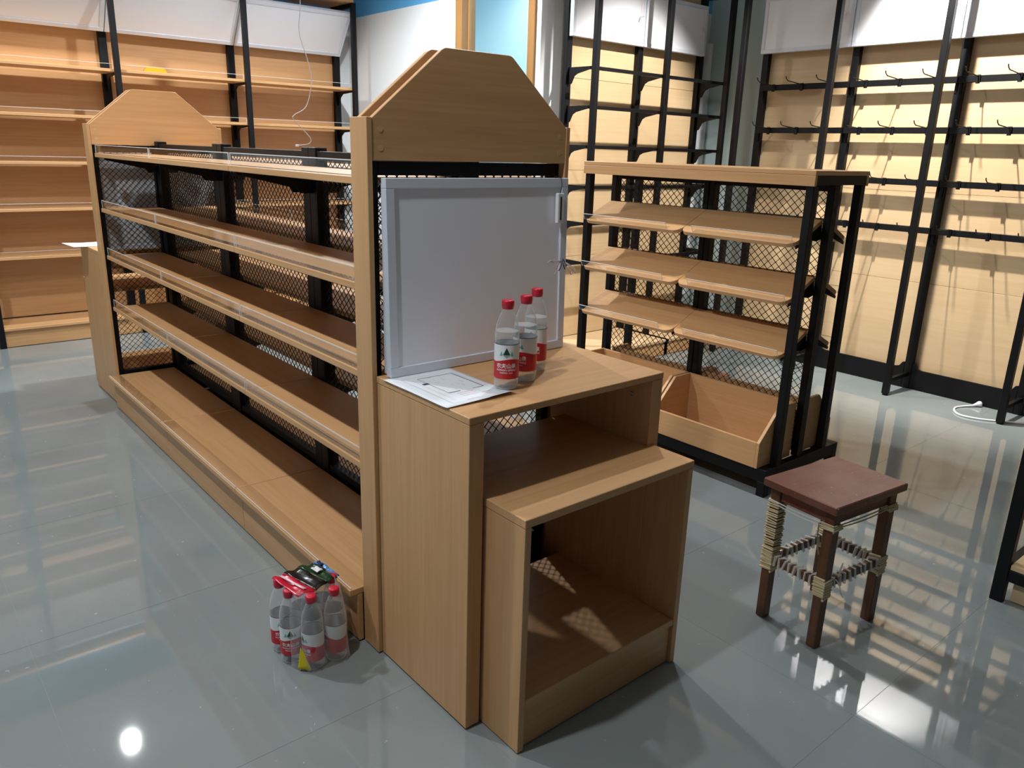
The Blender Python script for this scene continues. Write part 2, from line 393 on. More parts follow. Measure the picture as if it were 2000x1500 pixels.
for s in (-1, 1):
    def X(d): return GC+s*d                              # d = distance from the centre plane
    for k in range(3):
        y0, y1 = JN[k]+.0015, JN[k+1]-.0015
        for zi, z in enumerate(ZS):
            d1_ = 0.322; d0 = .034
            sh = box('shelf_board', gon, WY, min(X(d0), X(d1_)), max(X(d0), X(d1_)), y0, y1, z-.020, z, .0015)
            guard(sh, 1, y0+.004, y1-.006, X(d1_-.004), z, -s)
        d = box('base_deck', gon, WY, min(X(.034), X(.388)), max(X(.034), X(.388)), y0, y1, DK-.020, DK, .0015)
        guard(d, 1, y0+.004, y1-.006, X(.384), DK, -s, .006, .055)
        box('plinth_board', gon, WY, min(X(.345), X(.362)), max(X(.345), X(.362)), y0, y1, .006, DK-.021, .001)
    for yb in (JN[0]+.03, JN[1]-.03, JN[1]+.03, JN[2]-.03, JN[2]+.03, JN[3]-.03):
        for zi, z in enumerate(ZS):
            zz = z-.0205; dp = .10 if zi else .11
            pts = [(X(.025), zz), (X(.285), zz), (X(.285), zz-.012), (X(.09), zz-.055), (X(.075), zz-.075), (X(.025), zz-.075)]
            prism('shelf_bracket', gon, BLACK, pts, 1, yb-.002, yb+.002)

# ------------------------------------------------------------------ nesting display tables
def tall_table(label, loc, rz, grp):
    t = thing('display_table', label, 'table', loc, rz, grp); Wd, D, H, TT = .689, .417, .865, .044
    box('tabletop', t, WX, 0, Wd, 0, D, H-.018, H, .0015)
    for x0 in (0.001, Wd-.001-TT):
        box('side_panel', t, WZ, x0, x0+TT, .001, D-.001, .006, H-.0185, .0012)
    for x in (.012, Wd-.030):
        for y in (.04, D-.05): box('foot_glide', t, BLACK, x, x+.018, y, y+.018, 0, .006, 0)
    cl = box('back_cleat', t, WX, TT+.002, Wd-TT-.002, D-.02, D-.002, H-.10, H-.019)
    for y in (.045, .075):
        bm = bmesh.new(); add_lathe(bm, [(.007, 0), (.0062, .002), (.003, .0024)], 14, 0, cap=(True, True))
        bmesh.ops.rotate(bm, verts=bm.verts, cent=(0, 0, 0), matrix=Matrix.Rotation(-pi/2, 3, 'Y'))
        bmesh.ops.translate(bm, verts=bm.verts, vec=(Wd-TT-.001, y, H-.035 if y < .05 else H-.075)); mesh_obj('screw_head', bm, STEEL, t, True)
    return t
def low_table(label, loc, rz, grp):
    t = thing('display_cube', label, 'table', loc, rz, grp); Wd, D, H, tk = .617, .50, .650, .020
    box('top_board', t, WX, 0, Wd, 0, D, H-.022, H, .0015)
    for x0 in (.001, Wd-.001-tk): box('side_board', t, WZ, x0, x0+tk, .001, D-.001, .003, H-.0225, .0012)
    box('bottom_board', t, WX, tk+.002, Wd-tk-.002, .002, D-.002, .132, .152, .0012)
    box('kick_board', t, WX, tk+.002, Wd-tk-.002, .012, .030, .004, .131, .0012)
    return t
tA = tall_table('oak open table against the gondola end, carrying bottles and a leaning white panel', (0, 0, 0), 0, 'end tables')
lA = low_table('low open oak cube nested under the bottle table, with kick board', (.052, -.148, 0), 0, 'nested cubes')
tB = tall_table('oak table beyond the gondola by the wall shelves, sheet of paper on top', (.678, 3.77, 0), pi, 'end tables')
lB = low_table('low oak cube nested under the table near the wall shelves', (.628, 3.905, 0), pi, 'nested cubes')

# ------------------------------------------------------------------ light panels
def light_panel(name, label, Wd, H, dep, loc, rx, rz, detail=True):
    """flat LED panel standing on its lower edge: aluminium frame, diffuser, back sheet"""
    t = thing(name, label, 'light panel', loc); t.rotation_euler = (rx, 0, rz); fwid = .026
    bm = bmesh.new(); add_box(bm, 0, Wd, 0, dep, 0, fwid, .0015); add_box(bm, 0, Wd, 0, dep, H-fwid, H, .0015)
    add_box(bm, 0, fwid, 0, dep, fwid, H-fwid, .0015); add_box(bm, Wd-fwid, Wd, 0, dep, fwid, H-fwid, .0015)
    mesh_obj('frame', bm, WHITEF, t)
    box('diffuser', t, WHITEP, fwid-.002, Wd-fwid+.002, .005, .009, fwid-.002, H-fwid+.002, 0)
    box('back_sheet', t, GREYB, fwid-.002, Wd-fwid+.002, dep-.004, dep-.001, fwid-.002, H-fwid+.002, 0)
    return t
pA = light_panel('light_panel', 'white aluminium-framed light panel leaning upright on the bottle table', .628, .515, .022, (.018, .372, .8665), -.022, 0)
# driver box and tied wires hang over the frame
box('led_driver', pA, WHITE, .575, .600, -.014, -.001, .385, .472, .002)
box('driver_stripe', pA.children[-1] if False else pA, DARK, .584, .589, -.0150, -.0139, .395, .462, 0)
tube('wire', pA, DARK, smooth_path([(.588, -.008, .472), (.592, -.010, .495), (.588, -.006, .518), (.580, .012, .519)]), .0011, 6)
tube('wire', pA, WHITE, smooth_path([(.587, -.008, .386), (.590, -.010, .36), (.584, -.012, .33), (.589, -.008, .30), (.592, -.01, .272)]), .0014, 6)
PINK = mat('pink_wire', srgb(222, 205, 208), 0.5); DGREY = mat('grey_tie', srgb(60, 62, 80), 0.5)
for p in ([(.592, -.01, .272), (.565, -.018, .270), (.545, -.02, .276), (.534, -.02, .272)], [(.592, -.01, .272), (.615, -.02, .262), (.640, -.024, .240), (.648, -.022, .234), (.645, -.02, .246), (.62, -.016, .264), (.592, -.012, .274)],
          [(.592, -.012, .270), (.612, -.022, .252), (.628, -.024, .232), (.634, -.022, .238)], [(.592, -.01, .27), (.575, -.018, .255), (.566, -.018, .236)], [(.598, -.012, .274), (.570, -.02, .275), (.540, -.022, .278)]):
    tube('tied_wire', pA, PINK, smooth_path(p), .0015, 6)
tube('cable_tie', pA, DGREY, smooth_path([(.580, -.02, .245), (.590, -.022, .265), (.600, -.016, .278), (.604, -.02, .268), (.594, -.024, .264), (.604, -.022, .248)]), .0017, 6)
pB = light_panel('light_panel', 'second light panel tucked behind the leaning white one', .612, .500, .018, (.030, .4075, .8665), -.004, 0)
pC = light_panel('light_panel', 'light panel leaning against the gondola end on the table near the wall shelves', .628, .515, .022, (.648, 3.385, .8665), -.022, pi)

# ------------------------------------------------------------------ island rack with sloping shelves
IX0, IX1, IY0, IY1 = 1.912, 2.532, .355, 1.655; IC = 2.202; PXF, PXR = 1.990, 2.378; IM = (IY0+IY1)/2
isl = thing('island_rack', 'double-sided black steel rack with sloping oak shelves and mesh back', 'rack', (0, 0, 0))
P4 = .036
for x0 in (PXF, PXR):
    for y0 in (IY0, IY1-P4): box('corner_post', isl, BLACK, x0, x0+P4, y0, y0+P4, .13, 1.352, .002)
for y0, y1, fc in ((IY0+.012, IY0+.046, '-y'), (IY1-.046, IY1-.012, None)):
    slotted_post('centre_upright', isl, IC-.022, IC+.022, y0, y1, .13, 1.352, fc)
for y0 in (IM-.032, IM+.002): slotted_post('centre_upright', isl, IC-.022, IC+.022, y0, y0+.03, .13, 1.352, '-x')
for y0, y1 in ((IY0+.048, IM-.034), (IM+.034, IY1-.048)):
    diamond('mesh_panel', isl, 0, IC, y0, y1, .15, 1.345, .038, .036, .0024)
    box('top_crossbar', isl, BLACK, IC-.015, IC+.015, y0, y1, 1.325, 1.352)
# base frame and feet
for x0 in (IX0, IX1-.04): box('base_beam', isl, BLACK, x0, x0+.04, IY0, IY1, .07, .129, .002)
for y0 in (IY0, IM-.02, IY1-.04): box('base_beam', isl, BLACK, IX0+.041, IX1-.041, y0, y0+.04, .07, .129, .002)
for x0 in (IX0, IX1-.04):
    for y0 in (IY0+.0, IY1-.04): box('foot', isl, BLACK, x0, x0+.04, y0, y0+.04, 0, .0695, .002)
# top: board with fascia on both long sides
tp = box('top_board', isl, BLACK, PXF+.007, PXR+P4-.007, IY0-.004, IY1+.004, 1.354, 1.392, .001)
tb = box('top_cover', isl, WY, PXF-.010, PXR+P4+.010, IY0-.006, IY1+.006, 1.393, 1.412, .0015)
for x0 in (PXF-.010, PXR+P4-.006): box('fascia', isl, WY, x0, x0+.016, IY0-.006, IY1+.006, 1.350, 1.3925, .0012)
ZF = [1.112, .866, .626]
for s in (-1, 1):
    for k, (y0, y1) in enumerate(((IY0+.050, IM-.001), (IM+.001, IY1-.010))):
        for z in ZF:
            # sloping board: back edge at the uprights is 95 mm higher than the front
            ln = .222; ang = math.atan2(.095, .20)
            pts = rounded([(0, y0), (ln, y0), (ln, y1), (0, y1)], [0, .045, .045, 0], 6)
            bm = add_prism(bmesh.new(), pts, 2, -.018, 0)
            bmesh.ops.bevel(bm, geom=bm.edges[:], offset=.001, segments=1, affect='EDGES', clamp_overlap=True)
            rot = Matrix.Rotation(ang, 4, 'Y')
            M = Matrix.Translation((IC+s*.0235, 0, z+.096)) @ (Matrix.Scale(-1, 4, (1, 0, 0)) if s < 0 else Matrix.Identity(4)) @ rot
            bm.transform(M)
            if s < 0: bmesh.ops.reverse_faces(bm, faces=bm.faces)
            sh = mesh_obj('sloping_shelf', bm, WY, isl)
            bm = bmesh.new(); t = .0025; a0, a1 = y0+.008, y1-.075
            if k == 1: a0, a1 = y0+.075, y1-.008
            h = .034
            add_box(bm, ln-.004-t, ln-.004, a0+t, a1-t, .0005, h-t, 0, 0)
            for q in ((a0, a0+t, .0005, h), (a1-t, a1, .0005, h), (a0+t, a1-t, h-t, h)): add_box(bm, ln-.004-t, ln-.004, q[0], q[1], q[2], q[3], 0, 1)
            add_box(bm, ln-.03, ln-.004-t, a0, a1, .0004, .0016, 0, 0)
            bm.transform(M)
            if s < 0: bmesh.ops.reverse_faces(bm, faces=bm.faces)
            mesh_obj('price_guard', bm, [ACR, ACRE], sh)
            for yb in (y0+.006, y1-.006):
                pts = [(0.0, -.019), (.205, -.019), (.205, -.031), (.10, -.045), (.055, -.075), (.012, -.085)]
                bm = add_prism(bmesh.new(), pts, 1, yb-.002, yb+.002); bm.transform(M)
                mesh_obj('shelf_bracket', bm, BLACK, isl)
def crate(label, x, y, s, Lc):
    t = thing('storage_crate', label, 'crate', (x, y, .1295), 0, 'crates in the island rack')
    tk = .015; Dp_, Hb, Hf = .268, .262, .118
    prof = [(0, 0), (s*Dp_, 0), (s*Dp_, Hf), (s*.130, Hb), (0, Hb)]
    for y0 in (0, Lc-tk): prism('side_board', t, WX, prof, 1, y0, y0+tk, .001)
    def bx(n, a, b_, y0, y1, z0, z1, mt): box(n, t, mt, min(s*a, s*b_), max(s*a, s*b_), y0, y1, z0, z1, .001)
    bx('back_board', 0.0005, tk, tk+.0005, Lc-tk-.0005, 0, Hb, WY); bx('front_board', Dp_-tk, Dp_-.0005, tk+.0005, Lc-tk-.0005, 0.0, Hf, WY)
    bx('bottom_board', tk+.0005, Dp_-tk-.0005, tk+.0005, Lc-tk-.0005, 0.001, .013, WY)
LCR = (IM-.004)-(IY0+.042)
crate('open oak crate with slanted sides, next to the wooden stool', IC-.036, IY0+.042, -1, LCR)
crate('open oak crate with slanted sides, partly hidden behind the bottle table', IC-.036, IM+.004, -1, LCR)
crate('oak crate on the far side of the island rack, at its stool end', IC+.036, IY0+.042, 1, LCR)
crate('oak crate on the far side of the island rack, at its alcove end', IC+.036, IM+.004, 1, LCR)

# ------------------------------------------------------------------ wall rack on the back wall
bk = thing('wall_shelf_unit', 'tall oak wall shelving with black posts and slanted white light boxes', 'shelf', (0, 0, 0))
BXs = [-1.28, -.325, .63, 1.585, 2.535]; BY0, BY1 = 5.05, 5.42
BZ_ = [1.93, 1.605, 1.285, .965, .635]; HTOP = 2.60
for i, x in enumerate(BXs):
    box('front_post', bk, BLACK, x-.019, x+.019, BY0, BY0+.038, 0, HTOP, .002)
    slotted_post('rear_upright', bk, x-.028, x+.028, BY1-.04, BY1, .16, HTOP, '-y')
    box('top_arm', bk, BLACK, x-.015, x+.015, BY0+.038, BY1, HTOP-.035, HTOP, .001)
    for z in BZ_:
        zz = z-.0205
        prism('shelf_bracket', bk, BLACK, [(BY1-.04, zz), (BY0+.05, zz), (BY0+.05, zz-.012), (BY1-.13, zz-.022), (BY1-.085, zz-.05), (BY1-.065, zz-.10), (BY1-.04, zz-.12)], 0, x-.006, x+.006)
for i in range(4):
    x0, x1 = BXs[i]+.001, BXs[i+1]-.001
    for (z0, z1) in ((.15, .93), (.932, 1.60), (1.602, 2.33)):
        box('back_panel', bk, WX, x0+.002, x1-.002, BY1, BY1+.015, z0, z1, .0008)
    for z in BZ_:
        sh = box('shelf_board', bk, WX, x0, x1, BY0+.04, BY1-.042, z-.020, z, .0015)
        guard(sh, 0, x0+.02, x1-.02, BY0+.045, z, 1, .035)
    bd = box('base_deck', bk, WX, x0+.018, x1-.018, BY0-.0, BY1-.001, .122, .142, .002)
    box('base_kick', bk, WX, x0+.02, x1-.02, BY0+.025, BY0+.041, .004, .121, .001)
    # slanted light box
    lb = light_panel.__wrapped__ if False else None
    Hb, dep, fwid = .395, .04, .03; Wd = x1-x0-.004
    M = Matrix.Translation((x0+.002, 5.315, 2.195)) @ Matrix.Rotation(math.radians(36), 4, 'X')
    bm = bmesh.new(); add_box(bm, 0, Wd, 0, dep, 0, fwid, .0015); add_box(bm, 0, Wd, 0, dep, Hb-fwid, Hb, .0015)
    add_box(bm, 0, fwid, 0, dep, fwid, Hb-fwid, .0015); add_box(bm, Wd-fwid, Wd, 0, dep, fwid, Hb-fwid, .0015); bm.transform(M)
    lf = mesh_obj('light_box', bm, WHITEF, bk)
    bm = bmesh.new(); add_box(bm, fwid-.002, Wd-fwid+.002, .006, .012, fwid-.002, Hb-fwid+.002); bm.transform(M); mesh_obj('diffuser', bm, WHITEP, lf)
    box('top_board', bk, WX, x0, x1, BY0, BY1, HTOP+.001, HTOP+.021, .001)

# ------------------------------------------------------------------ rack in the alcove
mid = thing('alcove_rack', 'black steel wall rack with bare shelf bars in the alcove, pale wood back', 'rack', (0, 0, 0))
MXs = [2.865, 3.575, 4.285]; MYR, MYF = 2.77, 2.49
MZ = [1.985, 1.742, 1.49, 1.225, .98, .71]
for x in MXs:
    box('front_post', mid, BLACK, x-.019, x+.019, MYF-.019, MYF+.019, .1215 if True else 0, 2.62, .002)
    slotted_post('rear_upright', mid, x-.024, x+.024, MYR-.03, MYR+.01, .1215, 2.62, '-y')
    box('top_arm', mid, BLACK, x-.015, x+.015, MYF+.02, MYR-.031, 2.585, 2.62, .001)
    for z in MZ:
        pr_ = [(MYR-.031, z+.012), (MYF+.045, z+.010), (MYF+.045, z-.008), (MYR-.115, z-.030), (MYR-.085, z-.045), (MYR-.060, z-.090), (MYR-.045, z-.096), (MYR-.031, z-.090)]
        xo = .03 if x < 3 else (-.0 if x < 4 else -.0)
        br = prism('shelf_bracket', mid, BLACK, pr_, 0, x-.004, x+.004)
for i in range(2):
    for z in MZ: box('shelf_bar', mid, BLACK, MXs[i]+.001, MXs[i+1]-.001, MYF+.021, MYF+.044, z-.011, z+.011, .001)
    x0, x1 = MXs[i]+.001, MXs[i+1]-.001
    for (z0, z1) in ((.122, .72), (.722, 1.33), (1.332, 1.94), (1.942, 2.60)):
        box('back_panel', mid, BX, x0, x1, MYR+.012, MYR+.027, z0, z1, .0008)
    for y0, y1 in ((2.275, 2.775),):
        box('base_deck', mid, BX, x0-.02, x1+.02, y0, y1, .102, .121, .001)
    box('base_kick', mid, WX, x0-.02, x1+.02, 2.285, 2.30, .004, .1015, .001)
def light_box(parent, M, Wd, Hb, dep=.07, wires=True):
    fwid = .026
    bm = bmesh.new(); add_box(bm, 0, Wd, 0, dep, 0, fwid, .0015); add_box(bm, 0, Wd, 0, dep, Hb-fwid, Hb, .0015)
    add_box(bm, 0, fwid, 0, dep, fwid, Hb-fwid, .0015); add_box(bm, Wd-fwid, Wd, 0, dep, fwid, Hb-fwid, .0015); bm.transform(M)
    lf = mesh_obj('light_box', bm, WHITEF, parent)
    bm = bmesh.new(); add_box(bm, fwid-.002, Wd-fwid+.002, .005, .011, fwid-.002, Hb-fwid+.002); bm.transform(M); mesh_obj('diffuser', bm, WHITEP, lf)
    bm = bmesh.new(); add_box(bm, fwid-.002, Wd-fwid+.002, dep-.006, dep-.001, fwid-.002, Hb-fwid+.002); bm.transform(M); mesh_obj('back_sheet', bm, WHITEP, lf)
    if wires:
        bm = bmesh.new()
        c = Vector((Wd-.055, -.006, Hb-.16))
        for k in range(5):
            rr = random.uniform(.012, .03); a0 = random.uniform(0, 6)
            add_tube(bm, smooth_path([c, c+Vector((rr*math.cos(a0), -.012, rr*math.sin(a0)-.01)), c+Vector((rr*1.2*math.cos(a0+.8), -.014, rr*math.sin(a0+.8)-.02)), c+Vector((.002, -.004, -.004))], 4), .0016, 5)
        add_tube(bm, smooth_path([c, c+Vector((.008, 0, .06)), c+Vector((-.004, 0, .13))], 4), .0014, 5)
        bm.transform(M); mesh_obj('tied_wires', bm, PINK, lf, True)
    return lf
for i in range(2):
    light_box(mid, Matrix.Translation((MXs[i]-.015, 2.700, 2.190)), MXs[i+1]-MXs[i]-.006, .350, .036)

# ------------------------------------------------------------------ hook rack on the right wall
rr_ = thing('hook_rack', 'black wall rack with hook bars on pale wood panels and white light boxes', 'rack', (0, 0, 0))
RYs = [2.145, 1.465, .785, .105, -.575, -1.255]; RXR, RXF = 4.265, 3.97
RZ = [1.935, 1.645, 1.33, 1.04]
for i, y in enumerate(RYs):
    box('front_post', rr_, BLACK, RXF-.019, RXF+.019, y-.019, y+.019, .012, 2.62, .002)
    bm = bmesh.new(); add_lathe(bm, [(.018, 0), (.018, .011)], 14, 0, RXF, y); mesh_obj('foot', bm, BLACK, rr_)
    slotted_post('rear_upright', rr_, RXR-.02, RXR+.02, y-.024, y+.024, 0, 2.62, '-x')
    box('floor_strut', rr_, BLACK, RXF+.02, RXR-.021, y-.012, y+.012, .085, .11, .001)
    box('top_arm', rr_, BLACK, RXF+.02, RXR-.021, y-.015, y+.015, 2.585, 2.62, .001)
for i in range(5):
    y0, y1 = RYs[i+1]+.001, RYs[i]-.001
    for (z0, z1) in ((.10, .70), (.702, 1.27), (1.272, 1.94), (1.942, 2.60)):
        box('back_panel', rr_, BY, RXR+.021, RXR+.036, y0, y1, z0, z1, .0008)
    # kick board with raised flares at the uprights
    pts = [(y0+.026, .003), (y1-.026, .003), (y1-.026, .175), (y1-.040, .172), (y1-.060, .142), (y1-.085, .135), (y0+.085, .135), (y0+.060, .142), (y0+.040, .172), (y0+.026, .175)]
    prism('kick_board', rr_, BLACK, pts, 0, RXR-.018, RXR-.002)
    for z in RZ:
        br = box('hook_bar', rr_, BLACK, 4.212, 4.236, y0+.002, y1-.002, z-.019, z+.019, .0015)
        for ye in (y0+.012, y1-.012):
            prism('bar_bracket', br, BLACK, [(4.2365, z+.024), (RXR-.0205, z+.024), (RXR-.0205, z-.080), (4.2405, z-.075), (4.2365, z-.022)], 1, ye-.005, ye+.005)
        for k in range(3):
            yh = y1-.115-k*.225+.004*((i*3+k) % 3)
            bm = bmesh.new(); add_box(bm, 4.203, 4.2115, yh-.011, yh+.011, z-.028, z+.022, .001)
            add_tube(bm, [(4.208, yh, z+.012), (4.030, yh, z+.024), (4.008, yh, z+.036), (4.000, yh, z+.050)], .0032, 6)
            mesh_obj('hook', bm, BLACK, br)
    light_box(rr_, Matrix.Translation((4.200, y1+.018, 2.165)) @ Matrix.Rotation(-pi/2, 4, 'Z'), y1-y0-.004, .365, .036)

# ------------------------------------------------------------------ rack at the right edge (only its corner shows)
cr_ = thing('corner_rack', 'black steel rack with pale wood deck, its slotted post near the stool', 'rack', (1.835, -.60, 0))
for x in (0, .46):
    for y in (0, -1.0): slotted_post('corner_post', cr_, x, x+.034, y-.04, y, 0, 1.40, '+x')
box('deck_board', cr_, BY, .006, .488, -1.03, -.042, .128, .146, .001)
for x0 in (.002, .462): box('deck_rail', cr_, BLACK, x0, x0+.03, -.999, -.041, .085, .127, .001)
for x0 in (.035, .445): box('kick_board', cr_, BY, x0, x0+.015, -.985, -.055, .003, .084, .001)
box('end_rail', cr_, BLACK, .035, .459, -.036, -.006, .085, .127, .001)
for z in (.55, .95): box('shelf_board', cr_, BY, .04, .47, -.99, -.05, z, z+.018, .001)
for z in (.53, .93):
    for y in (-.045, -1.0): box('shelf_rail', cr_, BLACK, .035, .459, y, y+.012, z, z+.019, .001)

# ------------------------------------------------------------------ wooden stool tied with straw cord
STW = wood('stool_wood', srgb(112, 72, 46), srgb(80, 48, 30), 2, .45); 
STT = wood('stool_top', srgb(122, 72, 54), srgb(96, 52, 38), 0, .38)
STRAW = mat('straw_cord', srgb(206, 190, 150), .6); STRAWL = clear('plastic_cord', (.86, .85, .80, 1), .55, .25)
nt = STT.node_tree; L = nt.links.new; pb = nt.nodes['Principled BSDF']; src = pb.inputs['Base Color'].links[0].from_socket
tcs = N(STT, 'ShaderNodeTexCoord'); ns = N(STT, 'ShaderNodeTexNoise'); ns.inputs['Scale'].default_value = 95; ns.inputs['Detail'].default_value = 3
cs_ = N(STT, 'ShaderNodeValToRGB'); cs_.color_ramp.elements[0].position = .70; cs_.color_ramp.elements[1].position = .76
nb = N(STT, 'ShaderNodeTexNoise'); nb.inputs['Scale'].default_value = 7; nb.inputs['Detail'].default_value = 5
cb_ = N(STT, 'ShaderNodeValToRGB'); cb_.color_ramp.elements[0].position = .45; cb_.color_ramp.elements[1].position = .75
L(tcs.outputs['Object'], ns.inputs['Vector']); L(tcs.outputs['Object'], nb.inputs['Vector']); L(ns.outputs[0], cs_.inputs[0]); L(nb.outputs[0], cb_.inputs[0])
m1 = N(STT, 'ShaderNodeMix', data_type='RGBA'); m1.inputs[7].default_value = srgb(122, 88, 76); m2 = N(STT, 'ShaderNodeMix', data_type='RGBA'); m2.inputs[7].default_value = srgb(196, 180, 172)
L(cb_.outputs[0], m1.inputs[0]); L(src, m1.inputs[6]); L(cs_.outputs[0], m2.inputs[0]); L(m1.outputs[2], m2.inputs[6]); L(m2.outputs[2], pb.inputs['Base Color'])
st = thing('stool', 'worn red-brown wooden stool with legs bound in straw-coloured cord', 'stool', (1.232, -.283, 0), math.radians(-6.5))
SW, SD, SH = .365, .262, .492; lw = .034
bm = bmesh.new(); add_box(bm, -SW/2, SW/2, -SD/2, SD/2, SH-.026, SH, .003); mesh_obj('seat', bm, STT, st)
LX, LY = .143, .098                                     # leg centres at the floor
LTX, LTY = .143, .098
def legpos(sx, sy, z):
    f = z/SH; return (sx*(LX+(LTX-LX)*f), sy*(LY+(LTY-LY)*f))
for sx in (-1, 1):
    for sy in (-1, 1):
        bm = bmesh.new(); vs = []
        for z in (0, SH-.0265):
            cx, cy = legpos(sx, sy, z); h = lw/2*(.94 if z == 0 else 1)
            vs.append([bm.verts.new((cx+a*h, cy+b_*h, z)) for a, b_ in ((-1, -1), (1, -1), (1, 1), (-1, 1))])
        bm.faces.new(vs[0][::-1]); bm.faces.new(vs[1])
        for k in range(4): bm.faces.new((vs[0][k], vs[0][(k+1) % 4], vs[1][(k+1) % 4], vs[1][k]))
        bmesh.ops.bevel(bm, geom=bm.edges[:], offset=.0025, segments=1, affect='EDGES')
        mesh_obj('leg', bm, STW, st)
za = SH-.0265
for sy in (-1, 1): box('apron', st, STT, -LTX+lw/2+.001, LTX-lw/2-.001, sy*LTY-.009, sy*LTY+.009, za-.045, za-.0005, .001)
for sx in (-1, 1): box('apron', st, STT, sx*LTX-.009, sx*LTX+.009, -LTY+lw/2+.001, LTY-lw/2-.001, za-.045, za-.0005, .001)
ZR = .215
px_, py_ = legpos(1, 1, ZR)
for sy in (-1, 1): box('stretcher', st, STW, -px_+lw/2+.001, px_-lw/2-.001, sy*py_-.008, sy*py_+.008, ZR-.014, ZR+.014, .001)
for sx in (-1, 1): box('stretcher', st, STW, sx*px_-.008, sx*px_+.008, -py_+lw/2+.001, py_-lw/2-.001, ZR-.014, ZR+.014, .001)
def wrap_leg(sx, sy, z0, z1, turns, mt, r=.0022, ex=.0022):
    pts = []
    for k in range(turns*4+1):
        z = z0+(z1-z0)*k/(turns*4); cx, cy = legpos(sx, sy, z); h = lw/2+ex
        a, b_ = ((-1, -1), (1, -1), (1, 1), (-1, 1))[k % 4]; j_ = random.uniform(-.0012, .0014); pts.append((cx+a*(h+j_), cy+b_*(h+j_), z+random.uniform(-.0025, .0025)))
    return tube('cord_wrap', st, mt, pts, r, 5, False)
wrap_leg(-1, 1, ZR-.012, za-.05, 26, STRAW, .0028)
for sx, sy in ((-1, 1), (-1, -1), (1, -1), (1, 1)):
    wrap_leg(sx, sy, ZR-.04, ZR+.026, 8, STRAW, .0044, .0012)
for (sx, sy) in ((-1, -1), (1, -1)): wrap_leg(sx, sy, za-.062, za-.044, 4, STRAW, .0026, .004)
def wrap_rail(axis, s, turns):
    pts = []; lim = (px_ if axis == 0 else py_)-lw/2-.004
    for k in range(turns*4+1):
        u = -lim+2*lim*k/(turns*4); a, b_ = ((-1, -1), (1, -1), (1, 1), (-1, 1))[k % 4]
        o1, o2 = a*.0105, b_*.0165; u += random.uniform(-.006, .006)
        pts.append((u, s*py_+o1, ZR+o2) if axis == 0 else (s*px_+o1, u, ZR+o2))
    tube('cord_wrap', st, STRAWL, pts, [random.uniform(.003, .0075) for _ in pts], 5, False)
for s in (-1, 1): wrap_rail(0, s, 9); wrap_rail(1, s, 8)
# slack cords round the frame and loose ends
cz = za-.05
cs = [(-LTX-.019, -LTY-.019, cz), (LTX+.019, -LTY-.019, cz+.002), (LTX+.019, LTY+.019, cz), (-LTX-.019, LTY+.019, cz-.002)]
for k in range(4):
    a, b_ = Vector(cs[k]), Vector(cs[(k+1) % 4])
    for dz, dr in ((0, .010), (.006, .004)):
        tube('slack_cord', st, STRAWL if k % 2 else STRAW, smooth_path([a+Vector((0, 0, dz)), (a+b_)/2+Vector((0, 0, dz-dr)), b_+Vector((0, 0, dz))], 5), .0022, 5)
def ribbon(pts, wd, mt):
    bm = bmesh.new(); pts = smooth_path(pts, 5); prev = None
    for i, p in enumerate(pts):
        q = [bm.verts.new(p+Vector((wd/2*(1-.3*i/len(pts)), 0, 0))), bm.verts.new(p-Vector((wd/2*(1-.3*i/len(pts)), 0, 0)))]
        if prev: bm.faces.new((prev[0], prev[1], q[1], q[0]))
        prev = q
    bm.normal_update(); bmesh.ops.solidify(bm, geom=bm.faces[:], thickness=.0006)
    mesh_obj('loose_end', bm, mt, st)
lx, ly = -px_, -py_
ribbon([(lx+.03, ly-.022, ZR+.02), (lx+.045, ly-.028, ZR+.0), (lx+.055, ly-.03, ZR-.03), (lx+.075, ly-.03, ZR-.055)], .005, STRAWL)
ribbon([(lx+.06, ly-.012, ZR+.015), (lx+.062, ly-.014, ZR+.045), (lx+.068, ly-.014, ZR+.062)], .012, STRAWL)
ribbon([(-px_-.01, py_-.045, ZR), (-px_-.02, py_-.05, ZR-.02), (-px_-.018, py_-.055, ZR-.04)], .005, STRAWL)
ribbon([(lx-.02, ly+.03, cz), (lx-.022, ly+.026, cz-.05), (lx-.02, ly+.015, cz-.10)], .006, STRAW)

# ------------------------------------------------------------------ water bottles
ZB_PROF = [(.0, .003), (.020, .001), (.0285, .003), (.0315, .012), (.0315, .030), (.0305, .033), (.0318, .037), (.0318, .105), (.0318, .122), (.0302, .127), (.0315, .132), (.0312, .147), (.0295, .161),
           (.0265, .173), (.0220, .187), (.0175, .197), (.0140, .204), (.0135, .210)]
bottle_parts = {}
def slice_u(bm, step=.003):
    xs = [v.co.x for v in bm.verts]; u = min(xs)+step
    while u < max(xs):
        bmesh.ops.bisect_plane(bm, geom=bm.verts[:]+bm.edges[:]+bm.faces[:], plane_co=(u, 0, 0), plane_no=(1, 0, 0)); u += step
def curve_text(body, size, zc, rad, ang0=0.0):
    me = text_mesh(body, size); bm = bmesh.new(); bm.from_mesh(me); bpy.data.meshes.remove(me)
    slice_u(bm)
    for v in bm.verts:
        a = ang0+v.co.x/rad; v.co = Vector((math.sin(a)*rad, -math.cos(a)*rad, zc+v.co.y))
    return bm
def arc_patch(pts, rad, ang0=0.0):
    bm = bmesh.new(); bm.faces.new([bm.verts.new((u, z, 0)) for u, z in pts]); slice_u(bm)
    for v in bm.verts:
        a = ang0+v.co.x/rad; v.co = Vector((math.sin(a)*rad, -math.cos(a)*rad, v.co.y))
    return bm
